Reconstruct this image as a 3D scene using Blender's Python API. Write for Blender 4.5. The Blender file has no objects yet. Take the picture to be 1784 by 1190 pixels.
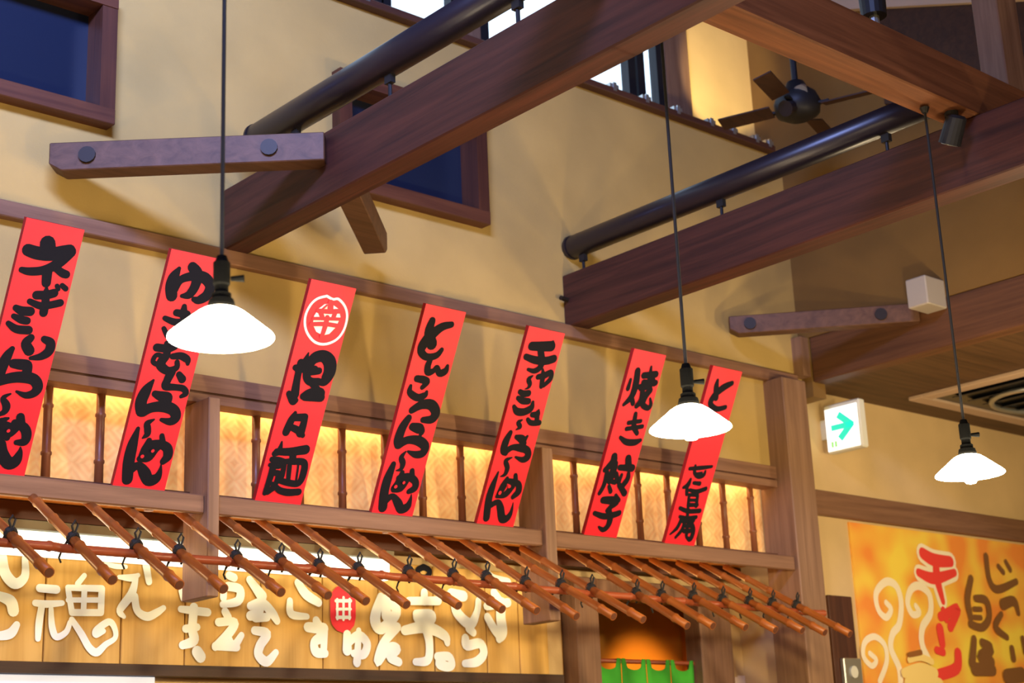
import bpy, bmesh, math, random
from mathutils import Vector, Matrix
random.seed(7)
scene = bpy.context.scene
col = scene.collection
R = math.radians

# ------------------------------------------------------------------ camera
cam_d = bpy.data.cameras.new('camera'); cam = bpy.data.objects.new('camera', cam_d); col.objects.link(cam)
YAW, PITCH, ROLL = R(42.023), R(16.168), R(-2.484)
fwd = Vector((math.sin(YAW)*math.cos(PITCH), math.cos(YAW)*math.cos(PITCH), math.sin(PITCH)))
rt = Vector((math.cos(YAW), -math.sin(YAW), 0)); up = rt.cross(fwd)
r2 = rt*math.cos(ROLL) + up*math.sin(ROLL); u2 = up*math.cos(ROLL) - rt*math.sin(ROLL)
cam.matrix_world = Matrix(((r2.x, u2.x, -fwd.x, 0), (r2.y, u2.y, -fwd.y, 0), (r2.z, u2.z, -fwd.z, 1.5), (0, 0, 0, 1)))
cam_d.sensor_width = 36; cam_d.lens = 36*2745/1784; cam_d.clip_start = .05; cam_d.clip_end = 100
cam_d.dof.use_dof = True; cam_d.dof.focus_distance = 5.8; cam_d.dof.aperture_fstop = 3.5
scene.camera = cam

# ------------------------------------------------------------------ exposure, sky, added fill lights
vs = scene.view_settings
scene.display_settings.display_device = 'sRGB'
vs.view_transform = 'Standard'; vs.look = 'None'; vs.gamma = 1; vs.use_curve_mapping = False; vs.exposure = -0.05
world = bpy.data.worlds.new('sky'); scene.world = world; world.use_nodes = True
bg = world.node_tree.nodes['Background']; bg.inputs[0].default_value = (.62, .8, 1, 1); bg.inputs[1].default_value = 2.6
scene.cycles.max_bounces = 6; scene.cycles.diffuse_bounces = 4; scene.cycles.caustics_reflective = False; scene.cycles.caustics_refractive = False
scene.cycles.sample_clamp_indirect = 6
scene.cycles.use_denoising = True

def lamp(name, kind, loc, energy, color, size=.05, rot=None, size_y=None, spot=None, blend=.5):
    l = bpy.data.lights.new(name, kind); l.energy = energy; l.color = color
    if kind == 'POINT': l.shadow_soft_size = size
    if kind == 'SPOT': l.shadow_soft_size = size; l.spot_size = spot; l.spot_blend = blend
    if kind == 'AREA':
        l.size = size
        if size_y: l.shape = 'RECTANGLE'; l.size_y = size_y
    o = bpy.data.objects.new(name, l); col.objects.link(o); o.location = loc
    if rot is not None: o.rotation_euler = rot
    return o
def aim(o, target):
    o.rotation_euler = (Vector(target)-o.location).to_track_quat('-Z', 'Y').to_euler()
WARM = (1, .79, .46)
# added blue area light tinting the upper-left wall; no window stands here
d = lamp('added_blue_fill', 'AREA', (.4, 1.6, 6.2), 400, (.34, .45, 1), 2.4, size_y=.9); aim(d, (2.2, 5.6, 5.3)); d.data.spread = R(110)
# added unseen point lights without fixtures, brightening the hall and the right wall
for x, y, e in ((.25, 3.2, 30), (-1.2, 1.6, 25), (1.8, .2, 65), (4.4, .2, 70), (7.0, .6, 55), (6.75, 3.2, 85), (8.4, 3.2, 80)):
    lamp('hall_fill_light', 'POINT', (x, y, 2.55), e, WARM, .12)

# ------------------------------------------------------------------ helpers
class MB:
    def __init__(s): s.v = []; s.f = []; s.m = []
    def add(s, vs_, fs, mi=0):
        o = len(s.v); s.v += [tuple(v) for v in vs_]; s.f += [tuple(i+o for i in f) for f in fs]; s.m += [mi]*len(fs); return s
    def box(s, x0, x1, y0, y1, z0, z1, mi=0):
        v = [(x, y, z) for x in (x0, x1) for y in (y0, y1) for z in (z0, z1)]
        return s.add(v, [(0,1,3,2),(4,6,7,5),(0,4,5,1),(2,3,7,6),(0,2,6,4),(1,5,7,3)], mi)
    def obox(s, c, ax, ay, az, mi=0):          # oriented box: centre and three half vectors
        c, ax, ay, az = map(Vector, (c, ax, ay, az))
        v = [c+ax*i+ay*j+az*k for i in (-1,1) for j in (-1,1) for k in (-1,1)]
        return s.add(v, [(0,1,3,2),(4,6,7,5),(0,4,5,1),(2,3,7,6),(0,2,6,4),(1,5,7,3)], mi)
    def tube(s, pts, rad, n=12, mi=0, caps=True):
        pts = [Vector(p) for p in pts]; rad = rad if isinstance(rad, (list, tuple)) else [rad]*len(pts)
        vs_, fs = [], []; ref = None
        for i, p in enumerate(pts):
            t = (pts[min(i+1, len(pts)-1)]-pts[max(i-1, 0)]).normalized()
            if ref is None: ref = Vector((0,0,1)) if abs(t.z) < .9 else Vector((1,0,0))
            a = (ref-t*ref.dot(t)).normalized(); b = t.cross(a); ref = a
            vs_ += [p+(a*math.cos(2*math.pi*k/n)+b*math.sin(2*math.pi*k/n))*rad[i] for k in range(n)]
        for i in range(len(pts)-1):
            for k in range(n): fs.append((i*n+k, i*n+(k+1)%n, (i+1)*n+(k+1)%n, (i+1)*n+k))
        if caps: fs.append(tuple(range(n))[::-1]); fs.append(tuple((len(pts)-1)*n+k for k in range(n)))
        return s.add(vs_, fs, mi)
    def lathe(s, c, prof, n=32, mi=0):          # profile of (radius, z) turned about the vertical axis
        vs_, fs = [], []
        for r, z in prof: vs_ += [(c[0]+r*math.cos(2*math.pi*k/n), c[1]+r*math.sin(2*math.pi*k/n), c[2]+z) for k in range(n)]
        for i in range(len(prof)-1):
            for k in range(n): fs.append((i*n+k, i*n+(k+1)%n, (i+1)*n+(k+1)%n, (i+1)*n+k))
        return s.add(vs_, fs, mi)
    def prism(s, poly, d, mi=0):                # planar polygon of 3-D points, pushed along d
        poly = [Vector(p) for p in poly]; d = Vector(d); n = len(poly)
        return s.add(poly+[p+d for p in poly], [tuple(range(n)), tuple(range(2*n-1, n-1, -1))]+[(i, i+n, (i+1)%n+n, (i+1)%n) for i in range(n)], mi)

def obj(name, mb, mat, parent=None, bevel=0, smooth=False, origin=None, kind=None):
    if origin is None:
        if parent is not None: origin = parent['_o']
        else:
            xs, ys, zs = zip(*mb.v); origin = ((min(xs)+max(xs))/2, (min(ys)+max(ys))/2, min(zs))
    origin = Vector(origin)
    me = bpy.data.meshes.new(name); me.from_pydata([Vector(v)-origin for v in mb.v], [], mb.f)
    for m in (mat if isinstance(mat, (list, tuple)) else [mat]): me.materials.append(m)
    if any(mb.m):
        for p, i in zip(me.polygons, mb.m): p.material_index = i
    bm = bmesh.new(); bm.from_mesh(me)
    bmesh.ops.recalc_face_normals(bm, faces=bm.faces)
    if bevel: bmesh.ops.bevel(bm, geom=list(bm.edges), offset=bevel, segments=1, affect='EDGES', clamp_overlap=True)
    bm.to_mesh(me); bm.free()
    if smooth:
        for p in me.polygons: p.use_smooth = len(p.vertices) == 4
    o = bpy.data.objects.new(name, me); col.objects.link(o)
    if parent is not None:
        o.parent = parent
    else: o.location = origin
    o['_o'] = tuple(origin)
    if kind: o['kind'] = kind
    return o
def thing(name, label, cat, loc, group=None):
    o = bpy.data.objects.new(name, None); col.objects.link(o); o.location = loc; o.empty_display_size = .1
    o['label'] = label; o['category'] = cat
    if group: o['group'] = group
    o['_o'] = tuple(loc)
    return o
def tag(o, label, cat, group=None):
    o['label'] = label; o['category'] = cat
    if group: o['group'] = group
    return o
def struct(name, mb, mat, **k): return obj(name, mb, mat, kind='structure', **k)
def part_copy(src, parent, loc=(0,0,0), rot=None, name=None):
    c = src.copy(); col.objects.link(c); c.parent = parent; c.location = loc
    if rot is not None: c.rotation_euler = rot
    return c
def dup(root, loc, label=None):
    r = root.copy(); col.objects.link(r); r.location = loc
    if label: r['label'] = label
    for ch in list(root.children):
        c = ch.copy(); col.objects.link(c); c.parent = r
        for g in ch.children:
            e = g.copy(); col.objects.link(e); e.parent = c
    return r

# ------------------------------------------------------------------ materials
def new_mat(name):
    m = bpy.data.materials.new(name); m.use_nodes = True
    return m, m.node_tree.nodes, m.node_tree.links, m.node_tree.nodes['Principled BSDF']
def plain(name, c, rough=.6, metal=0, spec=.4, noise=0, scale=30):
    m, n, l, b = new_mat(name); b.inputs['Base Color'].default_value = (*c, 1); b.inputs['Roughness'].default_value = rough
    b.inputs['Metallic'].default_value = metal; b.inputs['Specular IOR Level'].default_value = spec
    if noise:
        tc = n.new('ShaderNodeTexCoord'); t = n.new('ShaderNodeTexNoise'); t.inputs['Scale'].default_value = scale; t.inputs['Detail'].default_value = 4
        r = n.new('ShaderNodeValToRGB'); r.color_ramp.elements[0].position = .3; r.color_ramp.elements[1].position = .7
        r.color_ramp.elements[0].color = (*[x*(1-noise) for x in c], 1); r.color_ramp.elements[1].color = (*[min(1, x*(1+noise)) for x in c], 1)
        l.new(tc.outputs['Object'], t.inputs['Vector']); l.new(t.outputs['Fac'], r.inputs['Fac']); l.new(r.outputs['Color'], b.inputs['Base Color'])
    return m
def glow(name, c, strength, base=(.9,.9,.9)):
    m, n, l, b = new_mat(name); b.inputs['Base Color'].default_value = (*base, 1); b.inputs['Emission Color'].default_value = (*c, 1); b.inputs['Emission Strength'].default_value = strength
    return m
def wood(name, dark, light, axis='X', rough=.55, k=1.0, bump=.25):
    m, n, l, b = new_mat(name); b.inputs['Roughness'].default_value = rough; b.inputs['Specular IOR Level'].default_value = .35
    tc = n.new('ShaderNodeTexCoord'); mp = n.new('ShaderNodeMapping'); oi = n.new('ShaderNodeObjectInfo')
    sc = {'X': (1.2, 26, 26), 'Y': (26, 1.2, 26), 'Z': (26, 26, 1.2)}[axis]; mp.inputs['Scale'].default_value = [q*k for q in sc]
    cmb = n.new('ShaderNodeVectorMath'); cmb.operation = 'ADD'; mul = n.new('ShaderNodeMath'); mul.operation = 'MULTIPLY'; mul.inputs[1].default_value = 37
    l.new(oi.outputs['Random'], mul.inputs[0]); l.new(tc.outputs['Object'], cmb.inputs[0]); l.new(mul.outputs[0], cmb.inputs[1])
    l.new(cmb.outputs[0], mp.inputs['Vector'])
    t = n.new('ShaderNodeTexNoise'); t.inputs['Scale'].default_value = 1; t.inputs['Detail'].default_value = 6; t.inputs['Roughness'].default_value = .62; t.inputs['Distortion'].default_value = .6
    l.new(mp.outputs[0], t.inputs['Vector'])
    r = n.new('ShaderNodeValToRGB'); e = r.color_ramp.elements; e[0].position = .32; e[1].position = .68; e[0].color = (*dark, 1); e[1].color = (*light, 1)
    l.new(t.outputs['Fac'], r.inputs['Fac']); l.new(r.outputs['Color'], b.inputs['Base Color'])
    bp = n.new('ShaderNodeBump'); bp.inputs['Strength'].default_value = bump; bp.inputs['Distance'].default_value = .004
    l.new(t.outputs['Fac'], bp.inputs['Height']); l.new(bp.outputs[0], b.inputs['Normal'])
    return m
def plaster(name, c, var=.1):
    m, n, l, b = new_mat(name); b.inputs['Roughness'].default_value = .92; b.inputs['Specular IOR Level'].default_value = .15
    tc = n.new('ShaderNodeTexCoord'); t = n.new('ShaderNodeTexNoise'); t.inputs['Scale'].default_value = 2.2; t.inputs['Detail'].default_value = 8
    r = n.new('ShaderNodeValToRGB'); e = r.color_ramp.elements; e[0].position = .3; e[1].position = .7
    e[0].color = (*[x*(1-var) for x in c], 1); e[1].color = (*[x*(1+var) for x in c], 1)
    l.new(tc.outputs['Object'], t.inputs['Vector']); l.new(t.outputs['Fac'], r.inputs['Fac']); l.new(r.outputs['Color'], b.inputs['Base Color'])
    t2 = n.new('ShaderNodeTexNoise'); t2.inputs['Scale'].default_value = 130; t2.inputs['Detail'].default_value = 3; l.new(tc.outputs['Object'], t2.inputs['Vector'])
    bp = n.new('ShaderNodeBump'); bp.inputs['Strength'].default_value = .25; bp.inputs['Distance'].default_value = .003
    l.new(t2.outputs['Fac'], bp.inputs['Height']); l.new(bp.outputs[0], b.inputs['Normal'])
    return m
def glass(name, tint=(1,1,1), refl=.12):
    m, n, l, b = new_mat(name); n.remove(b); o = n['Material Output']
    a = n.new('ShaderNodeBsdfTransparent'); a.inputs[0].default_value = (*tint, 1); g = n.new('ShaderNodeBsdfGlossy'); g.inputs['Roughness'].default_value = .02
    x = n.new('ShaderNodeMixShader'); x.inputs[0].default_value = refl
    l.new(a.outputs[0], x.inputs[1]); l.new(g.outputs[0], x.inputs[2]); l.new(x.outputs[0], o.inputs[0]); return m
def ajiro(name, c0, c1, lit=0):
    # woven bamboo matting: nested lozenges in fine relief
    m, n, l, b = new_mat(name); b.inputs['Roughness'].default_value = .6
    tc = n.new('ShaderNodeTexCoord'); sp = n.new('ShaderNodeSeparateXYZ'); l.new(tc.outputs['Object'], sp.inputs[0])
    def mth(op, a, v=None):
        q = n.new('ShaderNodeMath'); q.operation = op
        if hasattr(a, 'links'): l.new(a, q.inputs[0])
        else: q.inputs[0].default_value = a
        if v is not None:
            if hasattr(v, 'links'): l.new(v, q.inputs[1])
            else: q.inputs[1].default_value = v
        return q.outputs[0]
    px = mth('PINGPONG', sp.outputs['X'], .075); pz = mth('PINGPONG', sp.outputs['Z'], .075)
    sm = mth('ADD', px, pz); st = mth('SINE', mth('MULTIPLY', sm, 2*math.pi/.0375))
    fine = n.new('ShaderNodeTexNoise'); fine.inputs['Scale'].default_value = 14; l.new(tc.outputs['Object'], fine.inputs['Vector'])
    mix = mth('ADD', mth('MULTIPLY', st, .09), fine.outputs['Fac'])
    r = n.new('ShaderNodeValToRGB'); e = r.color_ramp.elements; e[0].position = .2; e[1].position = .8; e[0].color = (*c0, 1); e[1].color = (*c1, 1)
    l.new(mix, r.inputs['Fac']); l.new(r.outputs['Color'], b.inputs['Base Color'])
    bp = n.new('ShaderNodeBump'); bp.inputs['Strength'].default_value = .16; bp.inputs['Distance'].default_value = .003
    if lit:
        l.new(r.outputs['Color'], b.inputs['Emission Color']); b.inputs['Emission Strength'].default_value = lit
    l.new(st, bp.inputs['Height']); l.new(bp.outputs[0], b.inputs['Normal'])
    return m

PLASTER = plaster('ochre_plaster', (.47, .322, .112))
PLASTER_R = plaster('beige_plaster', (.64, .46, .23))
PLASTER_D = plaster('shaded_plaster', (.2, .11, .032))  # tan plaster darkened: the gable wall's shade is put into the colour
BEAM_Y = wood('dark_beam_wood', (.028, .009, .008), (.085, .026, .017), 'Y')
BEAM_X = wood('red_brown_beam_wood', (.10, .034, .014), (.23, .085, .034), 'X')
BEAM_B = wood('brown_beam_wood', (.075, .03, .014), (.15, .062, .027), 'Y')
TRIM_X = wood('brown_trim_wood', (.17, .082, .047), (.27, .14, .08), 'X')
TRIM_Z = wood('brown_post_wood', (.18, .095, .056), (.29, .165, .098), 'Z')
TRIM_D = wood('dark_trim_wood', (.06, .022, .014), (.1, .04, .024), 'X')
WINF_X = wood('window_frame_wood', (.07, .022, .012), (.13, .045, .022), 'X')
WINF_Z = wood('window_stile_wood', (.05, .016, .01), (.1, .033, .017), 'Z')
BRACE = wood('weathered_brace_wood', (.075, .034, .018), (.14, .066, .037), 'X', k=.8)
CEIL = wood('ceiling_board_wood', (.06, .03, .014), (.12, .06, .026), 'X')
SIGNW = wood('golden_sign_wood', (.52, .29, .055), (.70, .43, .11), 'Z', k=.5, bump=.1)
DARKBOARD = wood('dark_board_wood', (.03, .012, .006), (.06, .024, .011), 'X')
BAMBOO = wood('bamboo_culm', (.22, .06, .012), (.38, .12, .024), 'Y', rough=.35)
BAMBOO_R = wood('red_brown_bamboo', (.24, .05, .02), (.36, .085, .03), 'X', rough=.35)
BAMBOO_B = wood('smoked_bamboo', (.12, .036, .014), (.24, .08, .03), 'Z', rough=.4)
NODE = plain('bamboo_node', (.09, .028, .012), .6)
CORD = plain('black_cord', (.012, .012, .014), .7)
BLACK = plain('black_metal', (.014, .014, .016), .5, 0, .35)
SOCKET = plain('black_bakelite', (.003, .003, .003), .85, 0, .05)
BOLT = plain('iron_bolt', (.03, .022, .018), .5, .5)
DUCT = plain('dark_duct_metal', (.022, .016, .022), .32, .25, .6)
RED = plain('red_lacquer_board', (.80, .012, .03), .5, noise=.08, scale=8)
REDEDGE = plain('dark_red_board_edge', (.33, .006, .012), .6)
INK = plain('black_brush_ink', (.007, .007, .011), .75, 0, .15)
WHITEP = plain('white_paint', (.86, .92, .80), .6)
REDP = plain('red_paint', (.8, .012, .03), .5)
SHADE = glow('lit_milk_glass', (1, .84, .54), 75.0)
BULB = glow('lit_bulb', (1, .86, .6), 30.0)
TUBE = glow('fluorescent_diffuser', (1, .95, .78), 1.6)
EXITW = glow('lit_exit_panel', (1, 1, .93), 1.25)
EXITG = glow('lit_exit_green', (.03, .75, .5), .9, (.02, .5, .35))
EXITB = plain('exit_sign_casing', (.72, .72, .62), .5)
GLASS = glass('window_glass')
DARKGLASS = plain('dark_window_glass', (.008, .014, .034), .28, 0, .6)
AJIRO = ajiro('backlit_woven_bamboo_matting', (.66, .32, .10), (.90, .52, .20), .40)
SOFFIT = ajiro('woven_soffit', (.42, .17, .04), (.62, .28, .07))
GREEN = plain('green_noren_cloth', (.05, .42, .03), .85, noise=.12, scale=5)
BEIGE = plain('beige_panel', (.5, .36, .25), .6)
GREYBOX = plain('grey_white_plastic', (.42, .37, .31), .55)
STEEL = plain('brushed_steel', (.5, .52, .5), .3, .8)
FLOOR = wood('floor_boards', (.12, .06, .03), (.2, .11, .055), 'X')
ORANGEW = plaster('orange_plaster', (.75, .33, .06))
PAPER = plain('pale_paper', (.8, .68, .62), .8)
MENUW = glow('lit_menu_panel', (.85, .9, 1), .55, (.5,.5,.55))

# ------------------------------------------------------------------ room shell
WY = 5.6                                   # face of the banner wall
struct('floor', MB().box(-3, 13, -4, 9, -.1, 0), FLOOR)
struct('wall_left', MB().box(-3.1, -3, -4, 9, 0, 6.4), PLASTER)
struct('wall_back', MB().box(-3, 13, -4.1, -4, 0, 6.4), PLASTER)
struct('wall_right', MB().box(13, 13.1, -4, 9, 0, 6.4), PLASTER)
# upper plaster wall with the two dark window recesses left as openings
WIN = [(1.93, 2.815, 4.252, 4.845), (3.99, 4.868, 4.252, 4.845)]
b = MB()
xs = [-3, 1.93, 2.815, 3.99, 4.868, 7.35]
for i in range(5):
    if i in (1, 3):
        b.box(xs[i], xs[i+1], WY, WY+.1, 3.75, 4.252); b.box(xs[i], xs[i+1], WY, WY+.1, 4.845, 5.235)
    else: b.box(xs[i], xs[i+1], WY, WY+.1, 3.75, 5.235)
b.box(-3, 7.2, WY, WY+.1, 3.2, 3.75)       # plaster band behind the menu boards
struct('wall_front', b, PLASTER)
struct('wall_clerestory', MB().box(-3, 2.2, 5.78, 5.86, 5.25, 6.5).box(6.72, 7.35, 5.78, 5.86, 5.25, 6.5), plaster('pale_yellow_plaster', (.72, .50, .2)))
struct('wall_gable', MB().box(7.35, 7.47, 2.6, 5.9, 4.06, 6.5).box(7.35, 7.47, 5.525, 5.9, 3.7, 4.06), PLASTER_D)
struct('ceiling', MB().box(-3, 7.47, -4, 5.86, 6.4, 6.5), DARKBOARD)
struct('ceiling_low', MB().box(7.47, 13, -4, 5.8, 3.80, 3.9), CEIL)
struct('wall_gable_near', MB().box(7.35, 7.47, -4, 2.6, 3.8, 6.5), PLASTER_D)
# far wall of the kitchen front, behind the sign and round the doorway
b = MB().box(-3, 5.68, 6.02, 6.12, 0, 3.3).box(6.8, 7.2, 6.02, 6.12, 0, 3.3).box(5.68, 6.8, 6.02, 6.12, 2.55, 3.3)
struct('wall_kitchen', b, PLASTER_R)
struct('wall_passage', MB().box(4.8, 8.2, 7.4, 7.5, 0, 3.0).box(4.8, 4.9, 6.12, 7.4, 0, 3.0).box(8.1, 8.2, 6.12, 7.4, 0, 3.0), ORANGEW)
struct('ceiling_passage', MB().box(4.8, 8.2, 6.12, 7.5, 2.75, 2.85), DARKBOARD)
struct('wall_side', MB().box(7.17, 13, 5.70, 5.80, 0, 3.9), PLASTER_R)
struct('wall_return', MB().box(7.1, 7.2, 5.62, 6.2, 0, 3.3), PLASTER_R)
# trim along the walls
struct('trim_1', MB().box(-3, 7.26, 5.555, WY, 3.757, 3.824), TRIM_X, bevel=.004)
struct('trim_2', MB().box(-3, 7.0, 5.56, 5.66, 3.176, 3.247).box(-3, 7.0, 5.575, 5.66, 3.165, 3.178, 1).box(-3, 7.0, 5.562, 5.66, 3.128, 3.166), [TRIM_X, TRIM_D])
struct('trim_3', MB().box(7.2, 13, 5.655, 5.70, 3.03, 3.178), TRIM_X, bevel=.005)
ledge = struct('trim_4', MB().box(-3, 7.24, 5.545, 5.78, 5.235, 5.275), TRIM_D, bevel=.004)
for i, px_ in enumerate((3.35, 3.75, 4.15, 4.6, 5.0, 5.42, 5.85, 6.11, 6.37, 6.66, 6.86, 7.07, 7.19)):
    if i == 0:
        q = obj('ledge_clip', MB().box(-.035, .035, -.012, .03, 0, .022).box(-.012, .012, -.018, -.01, -.02, .03), STEEL, ledge, origin=(0,0,0)); 
        q.location = Vector((px_, 5.56, 5.275))-Vector(ledge['_o'])
    else: part_copy(q, ledge, Vector((px_, 5.56, 5.275))-Vector(ledge['_o']))
struct('trim_5', MB().box(7.28, 7.35, 5.53, 5.62, 3.82, 4.06), TRIM_Z)      # short post over the column

# clerestory window band above the ledge
for n_, (x0, x1) in enumerate(((2.2, 4.35), (4.46, 4.86), (5.12, 6.2), (6.34, 6.45))):
    w = struct('window_%d' % (n_+1), MB().box(x0-.06, x1+.06, 5.76, 5.82, 6.30, 6.40).box(x0-.06, x0, 5.76, 5.82, 5.275, 6.30).box(x1, x1+.06, 5.76, 5.82, 5.275, 6.30).box(x0, x1, 5.76, 5.82, 5.275, 5.31), BLACK)
    obj('pane', MB().box(x0, x1, 5.787, 5.793, 5.31, 6.30), GLASS, w)
struct('trim_6', MB().box(4.92, 5.06, 5.76, 5.84, 5.275, 6.4).box(6.51, 6.72, 5.74, 5.86, 5.275, 6.4), TRIM_Z)

# ------------------------------------------------------------------ dark framed windows in the plaster
for n_, (x0, x1, z0, z1) in enumerate(WIN):
    w = struct('window_%d' % (n_+5), MB().box(x0-.02, x1+.01, 5.53, 5.70, z0-.005, z0+.065), WINF_X, bevel=.003)
    obj('head_rail', MB().box(x0-.02, x1+.01, 5.53, 5.70, z1-.065, z1), WINF_X, w)
    for xx in (x0-.02, x1-.06): obj('stile', MB().box(xx, xx+.07, 5.535, 5.70, z0+.065, z1-.065), WINF_Z, w)
    obj('pane', MB().box(x0+.05, x1-.06, 5.665, 5.675, z0+.065, z1-.065), DARKGLASS, w)

# ------------------------------------------------------------------ roof beams
def beam(label, x0, x1, y0, y1, z0, z1, mat, bolts=()):
    t = thing('roof_beam', label, 'beam', ((x0+x1)/2, (y0+y1)/2, z0), None)
    obj('timber', MB().box(x0, x1, y0, y1, z0, z1), mat, t, bevel=.006)
    for (p, d) in bolts: obj('peg', MB().tube([p, Vector(p)+Vector(d)], .012, 8), BOLT, t)
    return t
beam('dark brown roof beam over the second and third red menu boards', 3.372, 3.487, -2, WY, 3.82, 4.10, BEAM_Y)
beam('dark brown roof beam meeting the wall above the fifth red menu board', 5.415, 5.545, -2, WY, 3.82, 4.10, BEAM_Y, [((5.43, 5.57, 3.96), (-.07, -.01, 0))])
beam('brown roof beam below the white box, carrying the shaded gable wall', 7.355, 7.462, -2, 5.52, 3.785, 4.06, BEAM_B)
beam('red-brown cross beam lying over the other roof beams at the upper right', -3, 7.3, 3.115, 3.262, 4.102, 4.32, BEAM_X)
obj_strut = tag(obj('roof_strut', MB().box(5.72, 5.89, 3.13, 3.25, 4.322, 6.39), TRIM_Z, bevel=.005), 'greyish upright timber strut standing on the cross beam at the top right corner', 'strut')
# pale rake board and dark cladding on the gable wall
struct('trim_7', MB().prism([(7.345, 5.3, 6.10), (7.345, 5.3, 6.22), (7.345, 2.7, 5.24), (7.345, 2.7, 5.12)], (-.05, 0, 0)), BEIGE)
struct('trim_8', MB().prism([(7.35, 4.80, 5.92), (7.35, 2.7, 5.13), (7.35, 2.7, 4.6), (7.35, 4.80, 5.30)], (-.02, 0, 0)), DARKBOARD)

# ------------------------------------------------------------------ corner braces
def brace(label, a, c, zb, zt, w, bolts, right):
    a, c = Vector((*a, 0)), Vector((*c, 0)); d = (c-a).normalized(); nrm = Vector((d.y, -d.x, 0))
    t = thing('corner_brace', label, 'brace', (a.x, a.y, zb))
    a1, a2 = a-nrm*w/2, a+nrm*w/2; c1, c2 = c-nrm*w/2, c+nrm*w/2
    cut = .05
    lo = [a1+d*cut, a2+d*cut, c2, c1]; m = MB()
    v = [p+Vector((0,0,zb)) for p in lo]+[p+Vector((0,0,zt)) for p in (a1, a2, c2, c1)]+[a1+Vector((0,0,zb+.03)), a2+Vector((0,0,zb+.03))]
    m.add(v, [(3,2,1,0), (4,5,6,7), (0,1,9,8), (8,9,5,4), (1,2,6,5,9), (2,3,7,6), (3,0,8,4,7)])
    obj('timber', m, BRACE, t, bevel=.004)
    sgn = 1 if right else -1
    for f in bolts:
        p = a.lerp(c, f)+nrm*sgn*w/2+Vector((0,0,(zb+zt)/2))
        obj('bolt_head', MB().tube([p-nrm*sgn*.004, p+nrm*sgn*.012], .034, 14), BOLT, t)
    return t
brace('weathered timber brace with two round bolts, left of the first roof beam', (2.555, 5.525), (3.37, 4.80), 3.955, 4.075, .10, (.14, .80), True)
brace('short timber brace seen end-on below the first roof beam, beside the dark window', (4.08, 5.42), (3.45, 4.80), 3.885, 4.0, .10, (), False)
brace('greyish timber brace with two round bolts, over the right end of the lintel', (6.64, 5.53), (7.35, 4.755), 3.955, 4.06, .09, (.11, .80), True)

# ------------------------------------------------------------------ ducts on the beams
def duct(label, x, y0, y1, z, r, brk):
    t = thing('round_duct', label, 'duct', (x, (y0+y1)/2, z-r))
    obj('pipe', MB().tube([(x, y0, z), (x, y1-.012, z), (x, y1, z)], [r, r, r*.9], 28), DUCT, t, smooth=True)
    obj('end_cap', MB().tube([(x, y1-.03, z), (x, y1-.018, z)], r*1.05, 28), DUCT, t)
    for y in brk:
        o = obj('bracket', MB().box(x-.012, x+.012, y-.02, y+.02, z-r-.035, z-r+.01).tube([(x, y, 4.095), (x, y, z-r-.02)], .008, 8), BLACK, t)
    return t
duct('dark round duct above the beam at the upper left, daylight gleaming on it', 3.43, 3.30, 5.42, 4.29, .066, (4.45, 5.1, 3.7))
duct('dark round duct with an open left end above the beam at the centre right', 5.48, 3.30, 5.60, 4.262, .062, (5.5, 4.55, 3.6))

# ------------------------------------------------------------------ posts, shelf beams, column
def post(label, x0, x1, y0, z0, z1):
    return tag(obj('hanging_post', MB().box(x0, x1, y0, 5.655, z0, z1), TRIM_Z, bevel=.004), label, 'post', 'hanging posts of the awning')
post('squared hanging wooden post between the second and third menu boards', 3.244, 3.298, 5.46, 2.315, 3.128)
post('squared hanging wooden post right of the fifth menu board', 5.087, 5.155, 5.46, 2.295, 3.128)
t = thing('corner_column', 'broad wooden corner column right of the seventh menu board', 'column', (7.09, 5.55, 0))
obj('shaft', MB().box(6.983, 7.198, 5.46, 5.69, 0, 3.757), TRIM_Z, t, bevel=.006)
for x0, x1, lab in ((1.354, 3.244, 'brown shelf beam carrying the first two menu boards'), (3.298, 5.087, 'brown shelf beam carrying the third, fourth and fifth menu boards'), (5.155, 6.983, 'brown shelf beam carrying the last two menu boards')):
    tag(obj('shelf_beam', MB().box(x0, x1, 5.485, 5.512, 2.648, 2.726), TRIM_X, bevel=.006), lab, 'beam', 'shelf beams under the menu boards')

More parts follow.
